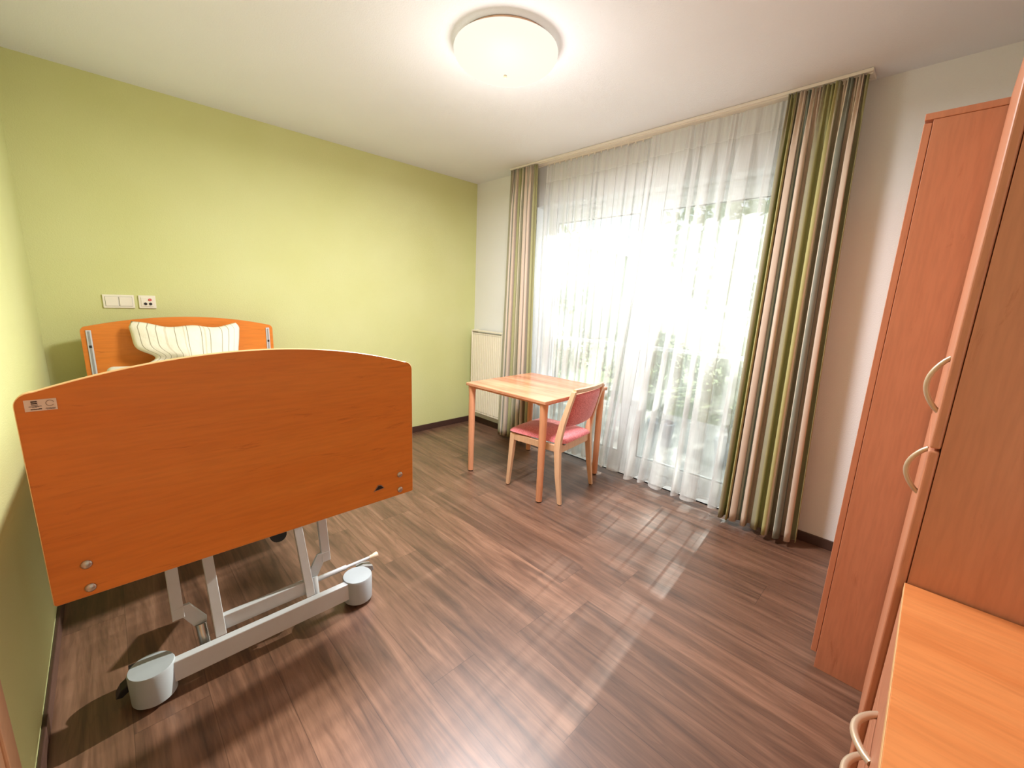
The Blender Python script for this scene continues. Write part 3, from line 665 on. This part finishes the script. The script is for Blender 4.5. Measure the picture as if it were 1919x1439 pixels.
# pillow leaning on the headboard
def pillow():
    b = bmesh.new(); uvl = b.loops.layers.uv.new('UVMap'); nu, nv = 60, 40; W, H, T = .292, .146, .06; G = {}
    for side in (0, 1):
        for i in range(nu+1):
            for j in range(nv+1):
                u = -1+2*i/nu; v = -1+2*j/nv; edge = (i in (0, nu) or j in (0, nv))
                if edge and side: G[(1, i, j)] = G[(0, i, j)]; continue
                th = max(0, (1-abs(u)**2.6))*max(0, (1-abs(v)**2.2)); t = T*th**.5
                # outline: ears at the corners, pinched waist low on the left
                wx = W*(1-.05*(1-v*v)); 
                if u < 0: wx *= 1-.34*math.exp(-((v+.42)/.30)**2)-.07*max(0, abs(v)-.8)/.2
                else: wx *= 1-.06*math.exp(-((v+.4)/.5)**2)-.09*(max(0, abs(v)-.7)/.3)**2
                hz = H*(1-.10*(1-u**4)) if v > 0 else H
                x = u*wx; z = v*hz+(.018*(-u if u < 0 else 0)*max(v, 0))+.008*math.sin(u*7+1)*max(0, v)
                y = (-t if side == 0 else t*.5)
                y += .010*noise.noise(Vector((x*9, z*9, side*3)))*(th > 0)*(1 if side == 0 else 0)
                pin = math.exp(-((u+.55)/.35)**2-((v+.55)/.16)**2); y += .03*pin*(side == 0)
                G[(side, i, j)] = b.verts.new((x, y, z))
    for side in (0, 1):
        for i in range(nu):
            for j in range(nv):
                q = [(side, i, j), (side, i+1, j), (side, i+1, j+1), (side, i, j+1)]
                if side: q = q[::-1]
                try: f = b.faces.new([G[k] for k in q])
                except ValueError: continue
                f.smooth = True
                for lp_, k in zip(f.loops, q): lp_[uvl].uv = (k[1]/nu, k[2]/nv)
    me = bpy.data.meshes.new('pillow'); b.to_mesh(me); b.free(); me.materials.append(M_pillow)
    o = bpy.data.objects.new('pillow', me); C.objects.link(o); o.location = (.662, 4.085, 1.026); o.rotation_euler = (math.radians(-10), 0, math.radians(0)); return o
tag(pillow(), 'cream pillow with thin grey stripes leaning on the headboard', 'pillow')

# ------------------------------------------------------------------ table
TX, TY, TR = 2.715, 2.862, .0424
tb = thing('dining_table', 'square beech table with striped laminate top beside the window', 'table', (TX, TY, 0), TR)
HW, HD = .4026, .4069
top = MB(); top.box(-HW, -HD, .726, HW, HD, .750, .004, 2); obj('tabletop', top, M_ttop, tb)
ap = MB()
for s in (-1, 1):
    ap.prism([(-HW+.06, .726), (HW-.06, .726), (HW-.06, .70), (HW-.11, .708), (-HW+.11, .708), (-HW+.06, .70)], s*(HD-.045)-.010, s*(HD-.045)+.010, 'y')
    ap.prism([(-HD+.06, .726), (HD-.06, .726), (HD-.06, .70), (HD-.11, .708), (-HD+.11, .708), (-HD+.06, .70)], s*(HW-.045)-.010, s*(HW-.045)+.010, 'x')
obj('apron', ap, M_beech, tb)
for sx in (-1, 1):
    for sy in (-1, 1):
        x, y = sx*(HW-.036), sy*(HD-.036)
        l = obj('leg', MB().tube([(x, y, .008), (x, y, .35), (x, y, .66), (x, y, .726)], [.023, .0255, .027, .031], 20), M_beech, tb, smooth=True)
        obj('foot_glide', MB().tube([(x, y, 0), (x, y, .009)], .019, 16), M_base, l)

# ------------------------------------------------------------------ chair
ch = thing('dining_chair', 'beech chair with coral red padded seat and back, pushed under the table', 'chair', (2.667, 2.385, 0), math.radians(7.0))
# local: +y is the way the sitter faces, rear feet at y=0
for s in (-1, 1):
    ll = obj('rear_leg', MB().sweep([((s*.231, -.010, .006), .011, .014), ((s*.226, .020, .20), .014, .019), ((s*.220, .040, .40), .0155, .024), ((s*.217, .038, .47), .0155, .024),
                                   ((s*.213, .018, .58), .015, .021), ((s*.207, -.020, .72), .014, .018), ((s*.203, -.052, .825), .013, .016)], .003), M_beech_l, ch)
    fl = obj('front_leg', MB().sweep([((s*.222, .470, .006), .013, .013), ((s*.212, .455, .25), .017, .018), ((s*.205, .445, .425), .0195, .021)], .004), M_beech_l, ch)
    obj('foot_glide', MB().box(s*.231-.008, -.018, 0, s*.231+.008, -.002, .007), M_base, ll); obj('foot_glide', MB().box(s*.222-.009, .461, 0, s*.222+.009, .479, .007), M_base, fl)
    obj('seat_rail', MB().box(s*.212-.011, .06, .375, s*.212+.011, .427, .425, .003), M_beech_l, ch)
obj('seat_rail', MB().box(-.20, .030, .365, .20, .052, .425, .003), M_beech_l, ch); obj('seat_rail', MB().box(-.19, .437, .375, .19, .459, .425, .003), M_beech_l, ch)
# top rail, slightly bowed
tr_ = bmesh.new(); R = []
for i in range(13):
    x = -.200+.400*i/12; bow = -.020*(1-(x/.2)**2); R.append([tr_.verts.new((x, y_+bow, z_)) for y_, z_ in ((-.058, .812), (-.034, .808), (-.044, .842), (-.066, .840))])
for i in range(12):
    for k in range(4): tr_.faces.new((R[i][k], R[i][(k+1) % 4], R[i+1][(k+1) % 4], R[i+1][k]))
tr_.faces.new(R[0][::-1]); tr_.faces.new(R[-1])
obj('top_rail', MB().merge(tr_), M_beech_l, ch)
def cushion(outline, d, axis_fn, puff):
    """padded panel: grid over [-1,1]^2 with rounded rim"""
    b = bmesh.new(); n = 22; G = {}
    for side in (0, 1):
        for i in range(n+1):
            for j in range(n+1):
                if side and (i in (0, n) or j in (0, n)): G[(1, i, j)] = G[(0, i, j)]; continue
                u, v = -1+2*i/n, -1+2*j/n; th = (max(0, 1-u**6)*max(0, 1-v**6))**.5
                G[(side, i, j)] = b.verts.new(axis_fn(u, v, (1 if side == 0 else -.5)*th*d+(puff*(1-u*u)*(1-v*v) if side == 0 else 0)))
    for side in (0, 1):
        for i in range(n):
            for j in range(n):
                q = [G[(side, i, j)], G[(side, i+1, j)], G[(side, i+1, j+1)], G[(side, i, j+1)]]
                f = b.faces.new(q if side == 0 else q[::-1])
    return MB().merge(b)
def seat_fn(u, v, t):
    x = u*(.222+.012*v - .012*max(0, (abs(v)-.85)/.15)); y = .245+v*(.245-.02*max(0, (abs(u)-.85)/.15)) ; return (x, y, .440+t)
obj('seat', cushion(None, .030, seat_fn, .014), M_uphol, ch, smooth=True)
def back_fn(u, v, t):
    zc = .678+v*(.120+.012*(1-u*u)*(1 if v < 0 else .4)); k = (zc-.58)/.24
    y = .020-.068*k; bow = -.020*(1-u*u); x = u*(.197-.010*(zc-.56)/.25); return (x, y+bow-t, zc)
obj('backrest', cushion(None, .024, back_fn, .006), M_uphol, ch, smooth=True)
obj('fabric_tag', MB().box(-.165, .020, .420, -.145, .0295, .436), M_grey, ch)

# ------------------------------------------------------------------ wardrobes and dresser
def handle(parent, off, pts, r=.0055):
    return obj('handle', MB().tube(pts, r, 10), M_handle, parent, off=off, smooth=True)
def bow(p0, p1, out, n=14):
    p0, p1, out = Vector(p0), Vector(p1), Vector(out)
    return [p0+(p1-p0)*(i/n)+out*math.sin(PI*i/n)**.8 for i in range(n+1)]
WA = thing('wardrobe', 'tall beech-look wardrobe standing against the window wall corner', 'wardrobe', (2.73, .5, 0)); wa = WA.location
AX0, AX1, AY, AZ = 2.187, 3.255, .83, 2.029
for x in (AX0, AX1-.019): obj('side_panel', MB().box(x, YN+.015, 0, x+.019, AY-.021, AZ-.020, .001), M_ward, WA, off=wa)
obj('top_panel', MB().box(AX0-.002, YN+.015, AZ-.0195, AX1, AY, AZ, .0015), M_ward, WA, off=wa)
obj('back_panel', MB().box(AX0+.019, YN+.016, .06, AX1-.019, YN+.022, AZ-.02), M_ward, WA, off=wa)
obj('bottom_shelf', MB().box(AX0+.0195, YN+.023, .075, AX1-.0195, AY-.022, .094), M_ward, WA, off=wa); obj('plinth', MB().box(AX0+.0195, AY-.05, 0, AX1-.0195, AY-.035, .074), M_ward, WA, off=wa)
for i in range(2):
    x0 = AX0+.001+i*(AX1-AX0)/2; d = obj('door', MB().box(x0, AY-.0195, .066, x0+(AX1-AX0)/2-.003, AY-.0005, AZ-.028, .0015), M_ward, WA, off=wa)
    hx = x0+(AX1-AX0)/2-.04 if i == 0 else x0+.04
    handle(d, wa, bow((hx, AY-.001, 1.0), (hx, AY-.001, 1.13), (0, .03, 0)))
WB = thing('wardrobe', 'narrow two-door beech-look wardrobe beside the chest of drawers with bow handles', 'wardrobe', (1.90, .43, 0)); wb = WB.location
BX_0, BX_1, BYF, BZT = 1.619, 2.180, .6575, 2.029
for x in (BX_0, BX_1-.019): obj('side_panel', MB().box(x, YN+.015, 0, x+.019, BYF-.0205, BZT-.020, .001), M_ward, WB, off=wb)
obj('top_panel', MB().box(BX_0, YN+.015, BZT-.0195, BX_1, BYF, BZT, .0015), M_ward, WB, off=wb)
obj('back_panel', MB().box(BX_0+.0195, YN+.016, .06, BX_1-.0195, YN+.022, BZT-.02), M_ward, WB, off=wb)
obj('bottom_shelf', MB().box(BX_0+.0195, YN+.023, .075, BX_1-.0195, BYF-.022, .094), M_ward, WB, off=wb)
obj('middle_shelf', MB().box(BX_0+.0195, YN+.023, 1.098, BX_1-.0195, BYF-.022, 1.117), M_ward, WB, off=wb); obj('plinth', MB().box(BX_0+.0195, BYF-.05, 0, BX_1-.0195, BYF-.035, .074), M_ward, WB, off=wb)
for z0, z1, hz0, hz1 in ((1.111, BZT-.023, 1.192, 1.320), (.070, 1.106, .988, 1.116)):
    d = obj('door', MB().box(BX_0+.0005, BYF-.0195, z0, BX_1-.001, BYF, z1, .005, 3), M_ward, WB, off=wb)
    hz1 = min(hz1, z1-.004)
    handle(d, wb, bow((BX_0+.040, BYF-.001, hz0), (BX_0+.040, BYF-.001, hz1), (0, .030, 0)), .0055)
DR = thing('chest_of_drawers', 'low light beech chest of drawers in the lower right corner', 'chest of drawers', (1.25, .43, 0)); do = DR.location
DX0, DX1, DYF, DZ = .90, 1.613, .6411, .770
tp = obj('top_panel', MB().box(DX0, YN+.005, DZ-.022, DX1, DYF-.0012, DZ, .001), M_dtop, DR, off=do)
obj('edge_highlight_band', MB().box(DX0+.0005, DYF-.0013, DZ-.0215, DX1-.0005, DYF, DZ-.0003, .0005), M_edge, tp, off=do)['label'] = 'front edge painted pale as a highlight'  # grazing highlight along the top's front edge, put in as colour
for x in (DX0+.004, DX1-.022): obj('side_panel', MB().box(x, YN+.01, 0, x+.018, DYF-.021, DZ-.0225, .001), M_ward, DR, off=do)
obj('back_panel', MB().box(DX0+.0225, YN+.012, .05, DX1-.0225, YN+.018, DZ-.023), M_ward, DR, off=do); obj('plinth', MB().box(DX0+.0225, DYF-.06, 0, DX1-.0225, DYF-.045, .068), M_ward, DR, off=do)
zz = [(.535, .744), (.425, .531), (.248, .421), (.070, .244)]
for (z0, z1), hz in zip(zz, (.586, .480, .335, .157)):
    d = obj('drawer', MB().box(DX0+.006, DYF-.0195, z0, DX1-.006, DYF-.001, z1, .0015), M_ward, DR, off=do)
    handle(d, do, bow((1.215, DYF-.002, hz), (1.352, DYF-.002, hz), (0, .032, 0)), .0072)
